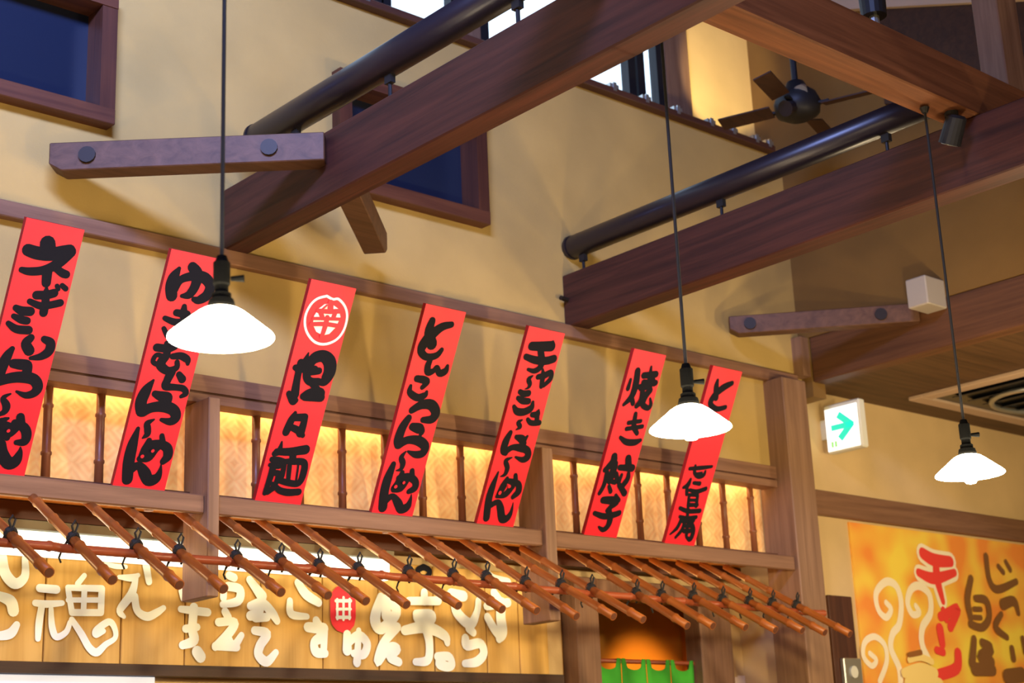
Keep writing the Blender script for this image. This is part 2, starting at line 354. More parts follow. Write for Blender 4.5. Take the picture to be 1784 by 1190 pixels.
# ------------------------------------------------------------------ lattice windows: woven matting behind bamboo bars
bar = MB()
zz = [0, .15, .155, .165, .17, .34, .345, .355, .36, .50]
for a_, r_ in ((0, .013),): pass
bar.tube([(0,0,z) for z in zz], [.019, .0175, .0215, .0215, .0175, .0175, .0215, .0215, .0175, .019], 12)
bar0 = None
BARS = [[1.5, 1.73, 1.96, 2.19, 2.418, 2.643, 2.867, 3.09], [3.375, 3.596, 3.82, 4.046, 4.287, 4.501, 4.736, 4.965], [5.255, 5.483, 5.715, 5.945, 6.172, 6.40, 6.621, 6.856]]
for (x0, x1), bars, lab in zip(((1.354, 3.244), (3.298, 5.087), (5.155, 6.983)), BARS,
        ('glowing woven bamboo lattice window behind the first two menu boards', 'glowing woven bamboo lattice window between the two hanging posts', 'glowing woven bamboo lattice window between the hanging post and corner column')):
    t = thing('lattice_window', lab, 'window', (x0, 5.70, 2.70), 'lattice windows of the awning')
    obj('woven_panel', MB().box(x0-.026, x1+.03, 5.715, 5.725, 2.735, 3.24), AJIRO, t)
    obj('sill', MB().box(x0+.002, x1-.002, 5.60, 5.715, 2.732, 2.756), TRIM_D, t)
    for bx in bars:
        if bar0 is None: bar0 = obj('bamboo_bar', bar, BAMBOO_B, t, origin=(0,0,0), smooth=True); bar0.location = Vector((bx, 5.66, 2.72))-t.location
        else: part_copy(bar0, t, Vector((bx, 5.66, 2.70+random.uniform(-.03, .03)))-t.location)
    # cove light hidden behind the rail
    d = lamp('cove_light', 'AREA', ((x0+x1)/2, 5.675, 3.16), 2.6, (1, .66, .3), x1-x0-.1, size_y=.03); d.rotation_euler = (R(14), 0, 0)

# ------------------------------------------------------------------ awning of bamboo rods
aw = thing('bamboo_awning', 'awning of orange bamboo rods tied with black cord to one cross pole', 'awning', (4.4, 5.15, 2.3))
RODS = [(2.056,2.446),(2.285,2.444),(2.516,2.445),(2.762,2.438),(2.938,2.43),(3.182,2.425),(3.38,2.427),(3.56,2.418),(3.752,2.416),(4.005,2.42),(4.244,2.422),(4.429,2.423),(4.654,2.414),(4.868,2.413),(5.055,2.404),(5.348,2.399),(5.519,2.4),(5.741,2.405),(5.953,2.399),(6.156,2.4),(6.335,2.4),(6.53,2.398)]
SL = math.atan(.572); L = .545; LB = .52
rod = MB(); yy = []
pts, rr = [], []
for q in (-LB, -.36, -.355, -.345, -.34, -.20, -.195, -.185, -.18, .06, .065, .075, .08, .27, .275, .285, .29, .365):
    pts.append((0, 0, 0)); yy.append(q)
pts = [(0, -q*math.cos(0), 0) for q in yy]
rr = [.0165, .017, .020, .020, .017, .0175, .0205, .0205, .0175, .018, .021, .021, .018, .0185, .0215, .0215, .0185, .019]
rod.tube(pts, rr, 12)
rod0 = lash0 = cap0 = None
for i, (x, z) in enumerate(RODS):
    loc = Vector((x, 5.15, z))-aw.location; rot = (SL+random.uniform(-.025, .025), 0, random.uniform(-.02, .02))
    if rod0 is None:
        rod0 = obj('bamboo_rod', rod, BAMBOO, aw, origin=(0,0,0), smooth=True); r_ = rod0
        r_.location = loc; r_.rotation_euler = rot
        lm = MB()
        for k in range(4):
            lm.tube([(.021*math.cos(a)+.002*k, -.014+.009*k, .021*math.sin(a)) for a in [j*math.pi/5 for j in range(11)]], .0042, 6)
        lm.tube([(-.028, .0, -.05), (-.02, -.012, .0), (.0, -.02, .024), (.02, -.012, 0), (.026, 0, -.05)], .0048, 6)
        lm.tube([(.005, 0, .022), (.012, .01, .05), (.0, .014, .062), (-.012, .006, .045), (.0, 0, .02)], .0045, 6)
        lm.tube([(-.02, .01, -.03), (-.03, .0, -.075), (-.022, -.01, -.09)], .004, 6)
        lash0 = obj('cord_lashing', lm, CORD, rod0, origin=(0,0,0))
        cap0 = obj('cut_end', MB().tube([(0, -.364, 0), (0, -.3665, 0)], [.0165, .0155], 12), NODE, rod0, origin=(0,0,0))
    else:
        r_ = part_copy(rod0, aw, loc, rot)
        for s_ in (lash0, cap0): part_copy(s_, r_)
pl = MB(); pp, pr = [], []
x = 1.4
while x < 6.75:
    z = 2.446-(x-2.285)*.0111-.036
    for dx, r_ in ((0, .0165), (.30, .0165), (.305, .0195), (.315, .0195), (.32, .0165)): pp.append((x+dx, 5.15, z)); pr.append(r_)
    x += .36
pl.tube(pp, pr, 12); obj('cross_pole', pl, BAMBOO_R, aw, smooth=True)
# soffit over the rods and the timbers behind it
struct('trim_9', MB().box(1.354, 6.983, 5.54, 6.02, 2.715, 2.73), SOFFIT)
struct('trim_10', MB().box(-3, 6.983, 5.88, 5.95, 2.642, 2.712), TRIM_D)
d = lamp('awning_bounce_fill', 'AREA', (4.1, 5.84, 2.50), 13, (1, .5, .15), 5.4, size_y=.05); aim(d, (4.1, 5.3, 2.75))  # added orange light on soffit and rods, standing in for bounce off the sign

# ------------------------------------------------------------------ lettering
def catmull(p, n=6):
    if len(p) < 3: return [tuple(p[0][k]+(p[-1][k]-p[0][k])*i/n for k in range(3)) for i in range(n+1)] if len(p) == 2 else p
    out = []
    for i in range(len(p)-1):
        a, b_, c, d_ = p[max(i-1, 0)], p[i], p[i+1], p[min(i+2, len(p)-1)]
        for j in range(n):
            t_ = j/n
            out.append(tuple(.5*(2*b_[k]+(c[k]-a[k])*t_+(2*a[k]-5*b_[k]+4*c[k]-d_[k])*t_*t_+(3*b_[k]-a[k]-3*c[k]+d_[k])*t_**3) for k in range(3)))
    out.append(p[-1]); return out
def ink(strokes, place, lift, smooth=True, fat=1.15):
    """brush strokes (mm: u, v, width) as flat ribbons with round ends; place(u, v, h) gives the point"""
    m = MB()
    for si, s in enumerate(strokes):
        p = [(s[i]/1000, s[i+1]/1000, s[i+2]/1000) for i in range(0, len(s), 3)]
        h = lift+si*.0002
        if p[0][2] == 0:
            m.add([place(q[0], q[1], h) for q in p], [tuple(range(len(p)))]); continue
        q = catmull(p) if smooth else p
        L_, R_ = [], []
        for i in range(len(q)):
            a, c = q[max(i-1, 0)], q[min(i+1, len(q)-1)]; dx, dy = c[0]-a[0], c[1]-a[1]; n_ = math.hypot(dx, dy) or 1
            w = max(q[i][2]*fat, .001)/2
            L_.append((q[i][0]-dy/n_*w, q[i][1]+dx/n_*w)); R_.append((q[i][0]+dy/n_*w, q[i][1]-dx/n_*w))
        k = len(q)
        m.add([place(*a, h+.000003*e_) for e_, a in enumerate(L_)]+[place(*a, h+.000003*e_) for e_, a in enumerate(R_)], [(i, i+1, k+i+1, k+i) for i in range(k-1)])
        for e, h in ((q[0], h-.00006), (q[-1], h-.00009)):
            w = max(e[2]*fat, .001)/2
            m.add([place(e[0]+w*math.cos(t_*math.pi/6), e[1]+w*math.sin(t_*math.pi/6), h) for t_ in range(12)], [tuple(range(12))])
    return m
BOARD_INK=[[["k",[[99,77,52,109,108,52],[33,114,40,69,118,43,116,114,43,164,96,43,187,85,39],[191,89,39,156,140,34,108,175,29,59,189,27,27,189,20],[122,173,34,129,219,31],[151,159,23,179,172,28,196,175,27]]],
["k",[[104,270,29,140,263,29,168,251,29],[85,297,20,128,306,25,163,297,25,200,282,25],[135,238,11,138,259,25,144,294,27,146,329,29],[172,223,16,180,234,14],[191,218,18,207,227,19]]],
["k",[[40,329,22,65,336,30,96,333,31],[39,360,18,69,368,26,92,369,26],[26,389,18,60,405,27,106,402,29]]],
["k",[[122,428,25,109,452,33,127,476,36],[173,425,23,200,436,32,201,467,32,176,491,25,139,503,13]]],
["k",[[63,479,18,50,512,33,40,561,37,38,605,35],[81,532,31,111,531,36,134,530,31,138,554,33],[36,608,31,84,586,35,128,577,38,171,580,38,192,604,36,184,629,29,154,642,22,117,633,9]]],
["k",[[97,645,7,74,664,18,92,690,27,91,712,22,74,727,13]]],
["k",[[111,736,9,94,751,24,97,798,37],[95,809,26,127,788,35,151,757,33],[140,751,27,176,762,33,194,786,34,192,815,29,163,822,18],[155,726,29,164,751,29],[74,772,31,101,761,24,135,765,22,151,754,24],[89,751,26,123,808,22]]],
["k",[[107,836,35,120,869,40,152,903,42,177,891,38,185,860,22,183,838,5],[53,734,26,63,824,35,71,909,35],[76,857,26,92,833,31,108,840,35]]],
["r",[[118,782,11,120,780,12]]]],[["k",[[51,69,15,39,105,40,37,143,44,48,177,42],[54,155,25,68,112,27,110,89,32,162,83,40,199,109,39,196,148,38,166,174,30,145,175,20],[105,53,37,133,76,40,135,124,35,119,160,30,90,171,14]]],
["k",[[112,210,20,118,241,32,141,276,25,158,297,20],[85,239,25,131,239,30],[43,268,19,88,276,25,133,268,25],[49,308,17,85,341,22,143,337,22]]],
["k",[[40,386,29,87,383,29,115,370,25],[79,365,24,88,406,29,75,436,34,76,454,34,111,469,29,143,451,22,140,430,20],[87,420,19,48,414,17,38,441,18,59,450,18,75,436,18],[115,410,22,150,403,27,180,413,27,187,429,15]]],
["k",[[162,477,24,180,493,30],[126,472,34,118,506,30,117,531,29,156,529,24,193,529,24,211,546,22,193,562,14]]],
["k",[[60,515,10,41,557,38,31,604,43,42,640,43],[80,566,24,110,572,36,139,571,32,142,591,29],[47,641,41,83,621,36,132,611,41,176,620,41,192,646,39,174,666,29,134,664,14]]],
["k",[[104,667,7,80,686,23,86,706,26,90,728,24,75,746,7]]],
["k",[[105,753,22,102,789,38,94,821,33],[83,829,21,119,821,29,139,783,31,155,765,29],[105,770,29,149,761,31,189,773,36,200,804,36,186,829,24],[154,727,19,165,755,24]]],
["k",[[46,711,15,40,777,38,42,844,43,54,915,40],[58,874,33,88,856,28,119,882,43,145,911,40,173,900,37,183,876,22,182,842,5]]],
["r",[[126,791,12,128,789,12],[88,817,14,89,816,14]]]],[["w",[[92,56,11,124,64,11,152,59,11,192,84,11,215,125,11,215,182,11,190,228,11,139,255,11,85,251,11,36,213,11,15,160,11,24,109,11,50,75,11,92,56,11]]],
["W",[[121,83,0,164,99,0,182,130,0,174,174,0,149,209,0,120,220,0,84,210,0,59,183,0,55,147,0,68,114,0,90,91,0]]],
["r",[[118,80,27,124,109,30],[67,123,19,122,117,21,178,105,21],[80,127,22,95,146,22],[151,115,22,148,136,22],[54,158,14,119,148,15,185,139,14],[50,183,18,120,171,19,185,169,19],[118,144,24,119,178,24,115,225,20],[102,92,8,72,129,10]]],
["k",[[74,303,7,65,349,32,41,375,29],[29,372,24,86,371,32,125,365,27],[50,349,32,51,409,29,59,484,37],[30,483,23,57,514,26,72,507,21],[92,362,32,106,322,43,148,305,46,186,325,54,198,366,51,184,407,40,159,421,16],[82,359,32,95,403,32,118,419,32,156,414,29],[100,379,32,146,369,27],[100,485,26,131,465,32,181,458,35,184,486,21],[111,486,32,187,478,35],[122,424,24,160,446,27]]],
["k",[[84,559,15,74,593,30,64,644,32],[80,580,28,135,572,31],[137,572,26,137,605,30,133,639,37],[88,622,26,122,632,28,148,649,20]]],
["k",[[56,688,8,54,727,26,35,741,23],[42,732,26,109,724,32,180,707,37],[124,726,30,129,758,30],[85,769,19,131,764,26,187,763,28,198,807,30,188,852,26,145,857,26,92,851,23],[95,778,19,97,822,23,94,851,23],[121,783,21,133,850,19],[163,778,9,172,846,9],[29,766,21,61,766,26,94,768,19],[27,790,17,64,790,25,90,783,17],[43,768,28,44,832,27,36,911,19],[41,823,21,79,824,25,77,865,21],[55,867,15,74,877,25,48,906,21],[70,872,19,104,892,25,147,897,28,197,890,27]]]],[["k",[[55,68,31,53,119,42,84,167,50],[163,67,26,115,86,34,69,131,44,40,178,42,41,211,35,76,228,30,125,214,27,146,185,20]]],
["k",[[101,232,22,94,266,30,104,293,31,130,284,23,145,266,23,167,289,29,195,275,30,200,251,16]]],
["k",[[53,330,28,91,330,32,114,336,26,94,364,21],[31,366,15,36,395,28,83,412,31,118,396,27,124,381,16]]],
["k",[[70,472,28,115,441,37,166,434,44,201,462,44,191,496,37,143,506,25]]],
["k",[[65,508,30,45,554,39,39,609,41,44,631,35],[97,543,33,136,547,43,156,556,25,152,570,20],[47,631,38,91,605,33,147,601,41,192,622,41,188,655,34,150,664,29,107,655,10]]],
["k",[[96,658,8,81,686,24,97,711,27,94,738,18,71,747,5]]],
["k",[[107,753,22,102,800,37,81,829,25],[83,836,20,122,825,25,141,787,27],[95,779,25,144,768,32,188,784,32,196,814,31,168,834,22],[157,739,23,166,766,27]]],
["k",[[48,721,25,38,785,40,38,848,42,51,917,42],[60,881,32,89,864,25,126,891,38,152,917,37,182,902,34,189,870,17,187,846,5]]],
["r",[[123,796,13,124,794,13],[84,818,15,86,816,15]]]],[["k",[[45,89,37,105,81,42,162,71,45],[165,50,15,170,78,25],[28,142,27,87,149,34,153,143,35,197,126,35],[107,105,33,130,150,34,126,181,28,98,200,23,60,198,15]]],
["k",[[148,185,11,159,216,27,166,265,22],[131,224,24,169,211,29,203,191,24,208,223,24,179,259,19]]],
["k",[[99,223,7,80,243,23,94,263,23,90,281,14,73,291,4]]],
["k",[[48,307,24,72,313,29,101,307,29],[45,337,21,77,346,30,113,344,28],[35,379,19,61,399,32,104,396,33,139,373,31,141,345,17]]],
["k",[[157,403,24,188,397,29,189,378,13],[186,389,24,193,422,26],[137,428,19,164,442,25,212,435,25]]],
["k",[[105,435,9,86,451,21,104,468,21,84,485,6]]],
["k",[[56,502,23,43,546,36,42,589,33,60,601,25],[97,518,21,134,525,38,154,543,28],[148,531,28,162,507,13],[54,596,30,89,570,26,137,566,35,183,573,34,197,601,34,171,620,27,124,612,10]]],
["k",[[104,617,7,73,637,22,93,668,25,89,700,19,66,713,5]]],
["k",[[109,718,19,97,759,34,84,800,27],[76,808,18,124,793,29,153,751,30],[125,729,25,181,736,30,197,771,33,173,802,22],[154,698,21,163,722,25]]],
["k",[[46,694,10,35,764,31,33,828,36,48,914,35],[54,853,25,90,835,26,115,861,36,142,909,38,172,905,32,186,875,20,184,828,4]]],
["r",[[125,755,12,127,752,16],[79,789,16,81,786,16]]]],[["k",[[61,104,33,72,167,38,67,231,32,28,280,17],[30,152,16,28,198,24],[107,171,16,79,189,24],[64,232,27,87,265,26],[144,70,12,151,123,30],[109,120,30,188,102,32],[121,155,30,202,144,28],[164,112,22,194,150,26],[111,184,27,171,162,30],[127,192,27,137,241,32,115,275,24],[178,185,30,156,220,33,154,261,30,195,274,26,208,254,21,193,226,12]]],
["k",[[125,315,24,136,376,29,170,408,24],[93,364,21,172,345,21],[90,395,21,193,370,21],[65,442,18,112,459,30,169,455,31,205,440,19]]],
["k",[[60,540,36,61,570,40,20,614,23],[80,576,33,77,624,41,72,662,35],[39,623,25,42,686,25,27,731,22],[59,663,23,111,667,23],[103,625,26,123,658,25],[78,691,20,97,715,24],[156,539,36,173,580,40],[116,590,28,200,584,36],[141,626,18,135,665,23],[185,614,21,188,643,28,162,688,28],[143,677,25,194,715,31]]],
["k",[[63,763,32,106,760,38,156,760,39,129,791,28,109,813,22],[140,732,20,166,755,28],[30,833,22,91,843,29,144,836,31,195,818,28],[122,808,27,145,856,34,140,893,29,115,911,24,83,899,12]]]],[["k",[[60,68,16,63,105,32,84,160,31],[171,69,25,120,98,35,71,143,33,53,193,31,108,215,27,171,198,23]]],
["k",[[33,544,18,103,533,22,192,516,16],[68,524,15,77,561,21,112,579,21,147,567,22,153,546,15],[94,564,13,130,556,13]]],
["k",[[61,598,16,52,630,28,24,646,15],[50,642,22,63,677,22],[91,614,18,136,614,23],[77,654,18,131,657,23,191,636,23]]],
["k",[[82,680,18,143,674,20],[82,680,18,95,734,20],[145,678,20,157,733,21],[91,707,16,152,702,16],[100,732,20,161,727,21],[40,754,18,105,765,23,192,756,23],[97,742,18,110,788,20]]],
["k",[[56,799,17,112,802,20,179,792,20],[74,817,26,123,817,26,164,810,26],[73,813,21,59,860,21,21,897,9],[103,830,21,98,868,21,68,909,16],[149,823,26,184,862,26,180,911,26,146,902,14],[108,845,19,162,841,19],[117,871,23,158,868,24],[129,836,19,142,891,19]]]]]
SIGN_INK=[["k",[[2620,2501,46,2636,2437,50,2679,2398,50,2718,2429,40,2715,2501,30]]],
["k",[[2607,2349,39,2662,2329,53,2677,2291,53],[2615,2190,36,2668,2202,46,2693,2237,33]]],
["k",[[2783,2386,38,2854,2384,40],[2766,2326,30,2815,2324,34,2881,2331,26],[2795,2319,32,2786,2247,35,2784,2186,27],[2834,2306,24,2841,2237,32,2861,2196,32,2902,2216,28,2917,2255,24],[2973,2447,25,2945,2412,28],[2903,2394,28,3048,2398,33],[3052,2398,33,3051,2300,33],[3051,2300,33,2928,2295,32],[2924,2294,30,2904,2386,28],[2975,2398,29,2974,2297,28],[2905,2344,24,3049,2351,25]]],
["k",[[2925,2267,28,2969,2211,34,3005,2158,36,3039,2140,38,3077,2172,29,3119,2201,25,3113,2244,29,3087,2264,33,3036,2229,35,3033,2209,28,3066,2226,25]]],
["k",[[3129,2450,21,3186,2450,36,3217,2463,21],[3208,2459,25,3188,2385,42,3137,2315,37,3156,2288,21],[3202,2374,38,3217,2315,38,3262,2293,42,3306,2311,38,3338,2332,28],[3252,2506,39,3267,2438,34],[3066,2500,21,3114,2493,25,3158,2494,21]]],
["k",[[3420,2331,33,3483,2327,41,3551,2323,41],[3483,2340,48,3477,2250,48,3485,2202,52,3431,2180,40],[3445,2249,40,3500,2258,37],[3426,2414,45,3435,2380,44],[3502,2154,59,3518,2134,59]]],
["k",[[3656,2487,42,3681,2479,42],[3652,2440,46,3710,2429,46,3702,2379,46,3624,2360,34],[3629,2432,38,3628,2389,38]]],
["k",[[3637,2330,42,3653,2306,42],[3605,2283,42,3686,2286,42,3654,2235,49,3590,2178,41],[3646,2228,42,3679,2184,45,3720,2231,34],[3590,2181,41,3696,2179,42]]],
["k",[[3760,2475,39,3824,2406,59],[3828,2406,47,3803,2333,58,3765,2317,50],[3765,2360,43,3824,2377,47,3875,2336,51,3903,2300,39],[3791,2311,50,3850,2314,43]]],
["k",[[3787,2254,43,3850,2242,51,3816,2191,50,3808,2149,50,3850,2121,50,3897,2162,35]]],
["k",[[4015,2475,44,4059,2425,53,4126,2392,45]]],
["k",[[3971,2392,36,3979,2334,44,4063,2326,32]]],
["k",[[4067,2279,52,4152,2275,61],[4112,2310,45,4142,2245,61,4102,2214,48,4110,2171,52,4159,2165,45],[4156,2260,45,4151,2165,40]]],
["k",[[4283,2253,50,4282,2183,58],[4292,2220,45,4348,2252,50,4394,2216,50,4374,2167,50,4319,2169,41],[4348,2274,33,4336,2129,50]]],
["k",[[4479,2435,47,4443,2331,68,4480,2287,60,4569,2366,61,4532,2419,60],[4503,2425,52,4511,2349,69]]],
["k",[[4572,2298,52,4488,2219,51,4453,2131,46,4526,2205,43,4569,2195,51,4525,2159,51,4577,2136,47]]],
["k",[[4740,2468,49,4738,2428,49],[4644,2424,44,4824,2433,49],[4687,2364,48,4777,2368,49,4775,2336,49,4696,2337,44,4687,2364,44],[4615,2284,52,4744,2304,66,4854,2269,58,4873,2234,40],[4744,2304,66,4762,2227,53,4749,2150,52,4675,2139,39]]],
["k",[[4850,2168,49,4819,2136,57,4868,2121,53,4899,2130,44,4880,2168,49,4810,2167,48]]],
["k",[[4908,2468,68,4985,2464,60],[4937,2438,77,4940,2382,63,5021,2330,64,5066,2388,46,5079,2445,42]]],
["k",[[5010,2306,46,5040,2289,46],[4987,2258,54,4996,2226,59,5080,2237,55,5101,2190,55,5055,2149,55,4977,2138,40]]],
["k",[[5183,2490,52,5224,2443,57],[5131,2421,47,5273,2446,52],[5235,2444,61,5221,2378,70,5229,2298,70,5204,2263,47],[5134,2367,51,5174,2312,56,5215,2273,56]]],
["k",[[5145,2586,42,5187,2564,42,5279,2549,48]]],
["r",[[4262,2406,125,4261,2331,124]]],
["w",[[4221,2404,18,4304,2408,18],[4225,2366,15,4303,2370,15],[4225,2329,18,4298,2332,18],[4228,2411,15,4227,2322,15],[4263,2421,15,4261,2320,15],[4297,2415,15,4295,2325,15]]],
["k",[[4739,2592,27,4777,2576,25,4757,2544,25,4717,2545,25,4703,2572,25,4739,2592,27]]]]
POSTER_INK=[["w",[[8078,2545,33,8122,2507,36,8062,2456,38,7991,2502,38,7989,2600,41,8102,2673,44,8202,2651,44,8234,2552,44,8190,2421,44,8111,2359,44,8078,2271,43,8140,2156,46,8139,2059,46]]],
["w",[[8383,2539,34,8413,2500,37,8338,2487,40,8300,2555,42,8350,2638,45,8442,2666,46,8542,2618,46,8533,2505,46,8430,2410,48,8404,2310,47,8457,2212,50]]],
["w",[[7860,2236,30,7918,2199,30,7864,2164,32,7794,2220,32,7824,2302,35,7926,2336,35,8016,2288,35,8018,2192,35,7929,2075,35]]],
["h",[[8518,2874,112,8636,2840,120,8818,2841,108],[8458,2746,97,8613,2724,112,8840,2769,94],[8652,2830,113,8647,2716,112,8674,2583,92]]],
["r",[[8518,2874,68,8636,2840,76,8818,2841,63],[8449,2749,47,8612,2722,68,8849,2772,45],[8652,2830,62,8647,2716,66,8682,2579,38]]],
["r",[[8636,2484,54,8741,2514,62,8837,2539,58,8731,2422,55],[8671,2527,41,8696,2471,49]]],
["r",[[8611,2407,65,8619,2316,56]]],
["r",[[8549,2274,43,8617,2264,46],[8778,2260,65,8741,2168,68,8545,2124,64]]],
["b",[[9237,2901,47,9242,2750,46,9325,2690,50,9569,2755,39],[9371,2846,32,9422,2809,36],[9469,2881,33,9511,2831,36]]],
["b",[[9368,2593,70,9507,2621,59,9543,2544,36]]],
["b",[[9333,2529,35,9243,2441,49,9365,2379,38]]],
["b",[[9024,2743,46,8954,2607,53,8966,2493,48],[9050,2617,43,9171,2607,52,9180,2502,49,9084,2433,48,8956,2449,45],[9015,2547,31,9095,2549,31],[9004,2494,31,9083,2495,31]]],
["b",[[8973,2353,50,8918,2202,63],[9063,2335,51,9148,2296,71,9023,2241,70,9140,2215,65],[8941,2167,76,9147,2164,65]]],
["b",[[9403,2308,43,9407,2245,49]]],
["b",[[9548,2377,38,9558,2291,41]]],
["b",[[9302,2127,85,9481,2141,87]]],
["n",[[8234,2206,33,8356,2224,37,8473,2202,37],[8168,2127,51,8344,2160,57,8494,2133,53],[8191,2069,56,8366,2101,57,8533,2069,58]]],
["c",[[8239,2236,28,8362,2254,31]]]]

INKS = {'k': INK, 'w': WHITEP, 'W': WHITEP, 'r': REDP}

# ------------------------------------------------------------------ the seven red menu boards
BX = [2.261, 2.846, 3.490, 4.087, 4.688, 5.376, 5.950]
BLAB = ['red menu board at the far left, black characters starting with a large ne',
        'red menu board partly hidden by the left pendant lamp',
        'red menu board with a round white crest above its black characters',
        'red menu board fourth from the left, its top character a looping to',
        'red menu board left of the second hanging post, fifth from the left',
        'red menu board left of the middle pendant lamp, sixth from the left',
        'red menu board furthest right, partly behind the middle pendant lamp']
by, bz, ty, tz = 5.50, 2.728, 5.08, 3.575
for i in range(7):
    X0 = BX[i]; W_ = .225
    dv = Vector((0, by-ty, bz-tz)).normalized(); nv = Vector((0, -1, 0)); nv = (nv-dv*nv.dot(dv)).normalized()
    ln = Vector((0, by-ty, bz-tz)).length
    t = thing('menu_board', BLAB[i], 'menu board', (X0+W_/2, by, bz), 'red menu boards leaning over the awning')
    def place(u, v, h): return Vector((X0+u, ty, tz))+dv*v+nv*h
    m = MB().prism([place(0,0,0), place(W_,0,0), place(W_,ln,0), place(0,ln,0)], nv*-.022)
    m.m = [0]+[1]*5
    obj('board', m, [RED, REDEDGE], t)
    for k, (c, st) in enumerate(BOARD_INK[i]):
        o = obj(('painted_crest' if i == 2 else 'painted_dots') if c != 'k' else 'painted_character', ink(st, place, .0012+(k*.0008 if c != 'k' else 0)+(.002 if c == 'r' and i != 2 else 0), True, 1.15 if c == 'k' else 1.0), INKS[c], t)
        if c == 'k': o['label'] = 'black brush-painted character'

# ------------------------------------------------------------------ wooden shop sign
SEAM = [2.05, 2.38, 2.812, 3.148, 3.445, 3.823, 4.154, 4.47, 4.80, 5.13, 5.345, 5.545]
sg = thing('shop_sign', 'long golden plank sign with white brush characters under the awning', 'sign', (4, 5.99, 2.095))
for a, c in zip(SEAM, SEAM[1:]):
    obj('plank', MB().box(a+.003, c-.003, 5.972+random.uniform(0, .003), 6.0, 2.095, 2.60), SIGNW, sg, bevel=.003)
obj('back_board', MB().box(2.05, 5.545, 6.0, 6.015, 2.10, 2.60), TRIM_D, sg)
def splace(u, v, h): return Vector((u, 5.968-h, v))
for c, st in SIGN_INK:
    lift = {'k': .001, 'w': .003, 'r': .001}[c]
    if c == 'k' and st is SIGN_INK[-1][1]: o = obj('painted_ring', ink(st, splace, lift), INK, sg); o['label'] = 'dark painted ring'
    elif c == 'r': obj('painted_seal', ink(st, splace, lift), REDP, sg)['label'] = 'round red seal'
    else: obj('painted_character', ink(st, splace, lift, fat=.88), WHITEP, sg)['label'] = 'white brush-painted character'
tb = thing('fluorescent_light', 'long lit fluorescent light along the top of the golden sign', 'light', (3.5, 5.9, 2.52))
obj('diffuser', MB().box(1.9, 4.49, 5.90, 5.955, 2.505, 2.602), TUBE, tb, bevel=.01)
obj('batten', MB().box(1.9, 4.5, 5.885, 5.96, 2.604, 2.64), plain('grey_green_batten', (.2, .19, .13), .6), tb)
d = lamp('fluorescent_light_spill', 'AREA', (3.6, 5.86, 2.56), 4.5, (1, .95, .72), 3.9, size_y=.03); aim(d, (3.6, 6.0, 2.25))
tag(obj('sign_sill_beam', MB().box(-3, 5.6, 5.93, 6.02, 2.048, 2.093), DARKBOARD), 'dark narrow beam along the bottom of the golden sign', 'beam')
tag(obj('menu_light_panel', MB().box(1.9, 3.30, 5.96, 6.0, 1.75, 2.045), MENUW), 'pale lit panel under the left end of the golden sign', 'panel')

# ------------------------------------------------------------------ doorway with green curtain
struct('door_1', MB().box(5.708, 5.874, 5.93, 6.05, 0, 2.60).box(6.655, 6.921, 5.93, 6.05, 0, 2.60).box(5.874, 6.655, 5.95, 6.05, 2.50, 2.60), TRIM_Z, bevel=.005)
nr = thing('noren_curtain', 'green split curtain with hanging tabs on a red rod in the doorway', 'curtain', (6.27, 6.0, 1.6))
obj('rod', MB().tube([(5.87, 6.0, 2.178), (6.66, 6.0, 2.178)], .012, 10), BAMBOO_R, nr)
edges = [5.885, 6.075, 6.265, 6.455, 6.645]
for k in range(4):
    m = MB(); x0, x1 = edges[k]+.004, edges[k+1]-.004; nx, nz = 14, 6; vv, ff = [], []
    for j in range(nz+1):
        for q in range(nx+1):
            u = q/nx; top = 2.155-.022*math.sin(math.pi*min(1, max(0, (u-.18)/.64)))**.5 if .18 < u < .82 else 2.192
            z = top+(1.62-top)*j/nz
            vv.append((x0+(x1-x0)*u, 6.0-.014+.010*math.sin(u*9+k*2)*j/nz, z))
    n1 = nx+1
    for j in range(nz):
        for q in range(nx): ff.append((j*n1+q, j*n1+q+1, (j+1)*n1+q+1, (j+1)*n1+q))
    m.add(vv, ff); o = obj('curtain_panel', m, GREEN, nr, smooth=True)
    md = o.modifiers.new('cloth', 'SOLIDIFY'); md.thickness = .003
d = lamp('passage_light', 'SPOT', (7.62, 6.75, 2.35), 30, (1, .5, .1), .05, spot=R(75), blend=.8); aim(d, (7.68, 7.4, 2.12))
tag(obj('pinned_notice', MB().box(7.04, 7.13, 6.012, 6.016, 1.85, 2.12).box(6.98, 7.04, 6.012, 6.016, 1.85, 2.112), PAPER), 'pale paper notice on the wall between the curtain and the corner column', 'notice')

# ------------------------------------------------------------------ right wall: plaque, poster
pq = thing('wall_panel', 'dark brown upright wooden panel right of the corner column', 'panel', (7.61, 5.68, 1.9))
obj('board', MB().box(7.50, 7.725, 5.675, 5.70, 1.7, 2.562), WINF_Z, pq, bevel=.004)
ic = obj('intercom', MB().box(7.55, 7.715, 5.645, 5.676, 1.95, 2.20), STEEL, pq, bevel=.005); ic['label'] = 'grey metal intercom'
obj('dial', MB().tube([(7.63, 5.646, 2.12), (7.63, 5.636, 2.12)], .035, 16), EXITB, ic)
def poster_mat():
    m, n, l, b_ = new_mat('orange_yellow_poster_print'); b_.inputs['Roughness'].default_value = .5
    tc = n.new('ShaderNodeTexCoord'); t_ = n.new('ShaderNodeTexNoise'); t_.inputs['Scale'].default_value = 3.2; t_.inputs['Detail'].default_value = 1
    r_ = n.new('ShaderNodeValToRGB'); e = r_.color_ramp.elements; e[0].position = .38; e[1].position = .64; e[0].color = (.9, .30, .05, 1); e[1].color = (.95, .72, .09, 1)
    l.new(tc.outputs['Object'], t_.inputs['Vector']); l.new(t_.outputs['Fac'], r_.inputs['Fac']); l.new(r_.outputs['Color'], b_.inputs['Base Color']); return m
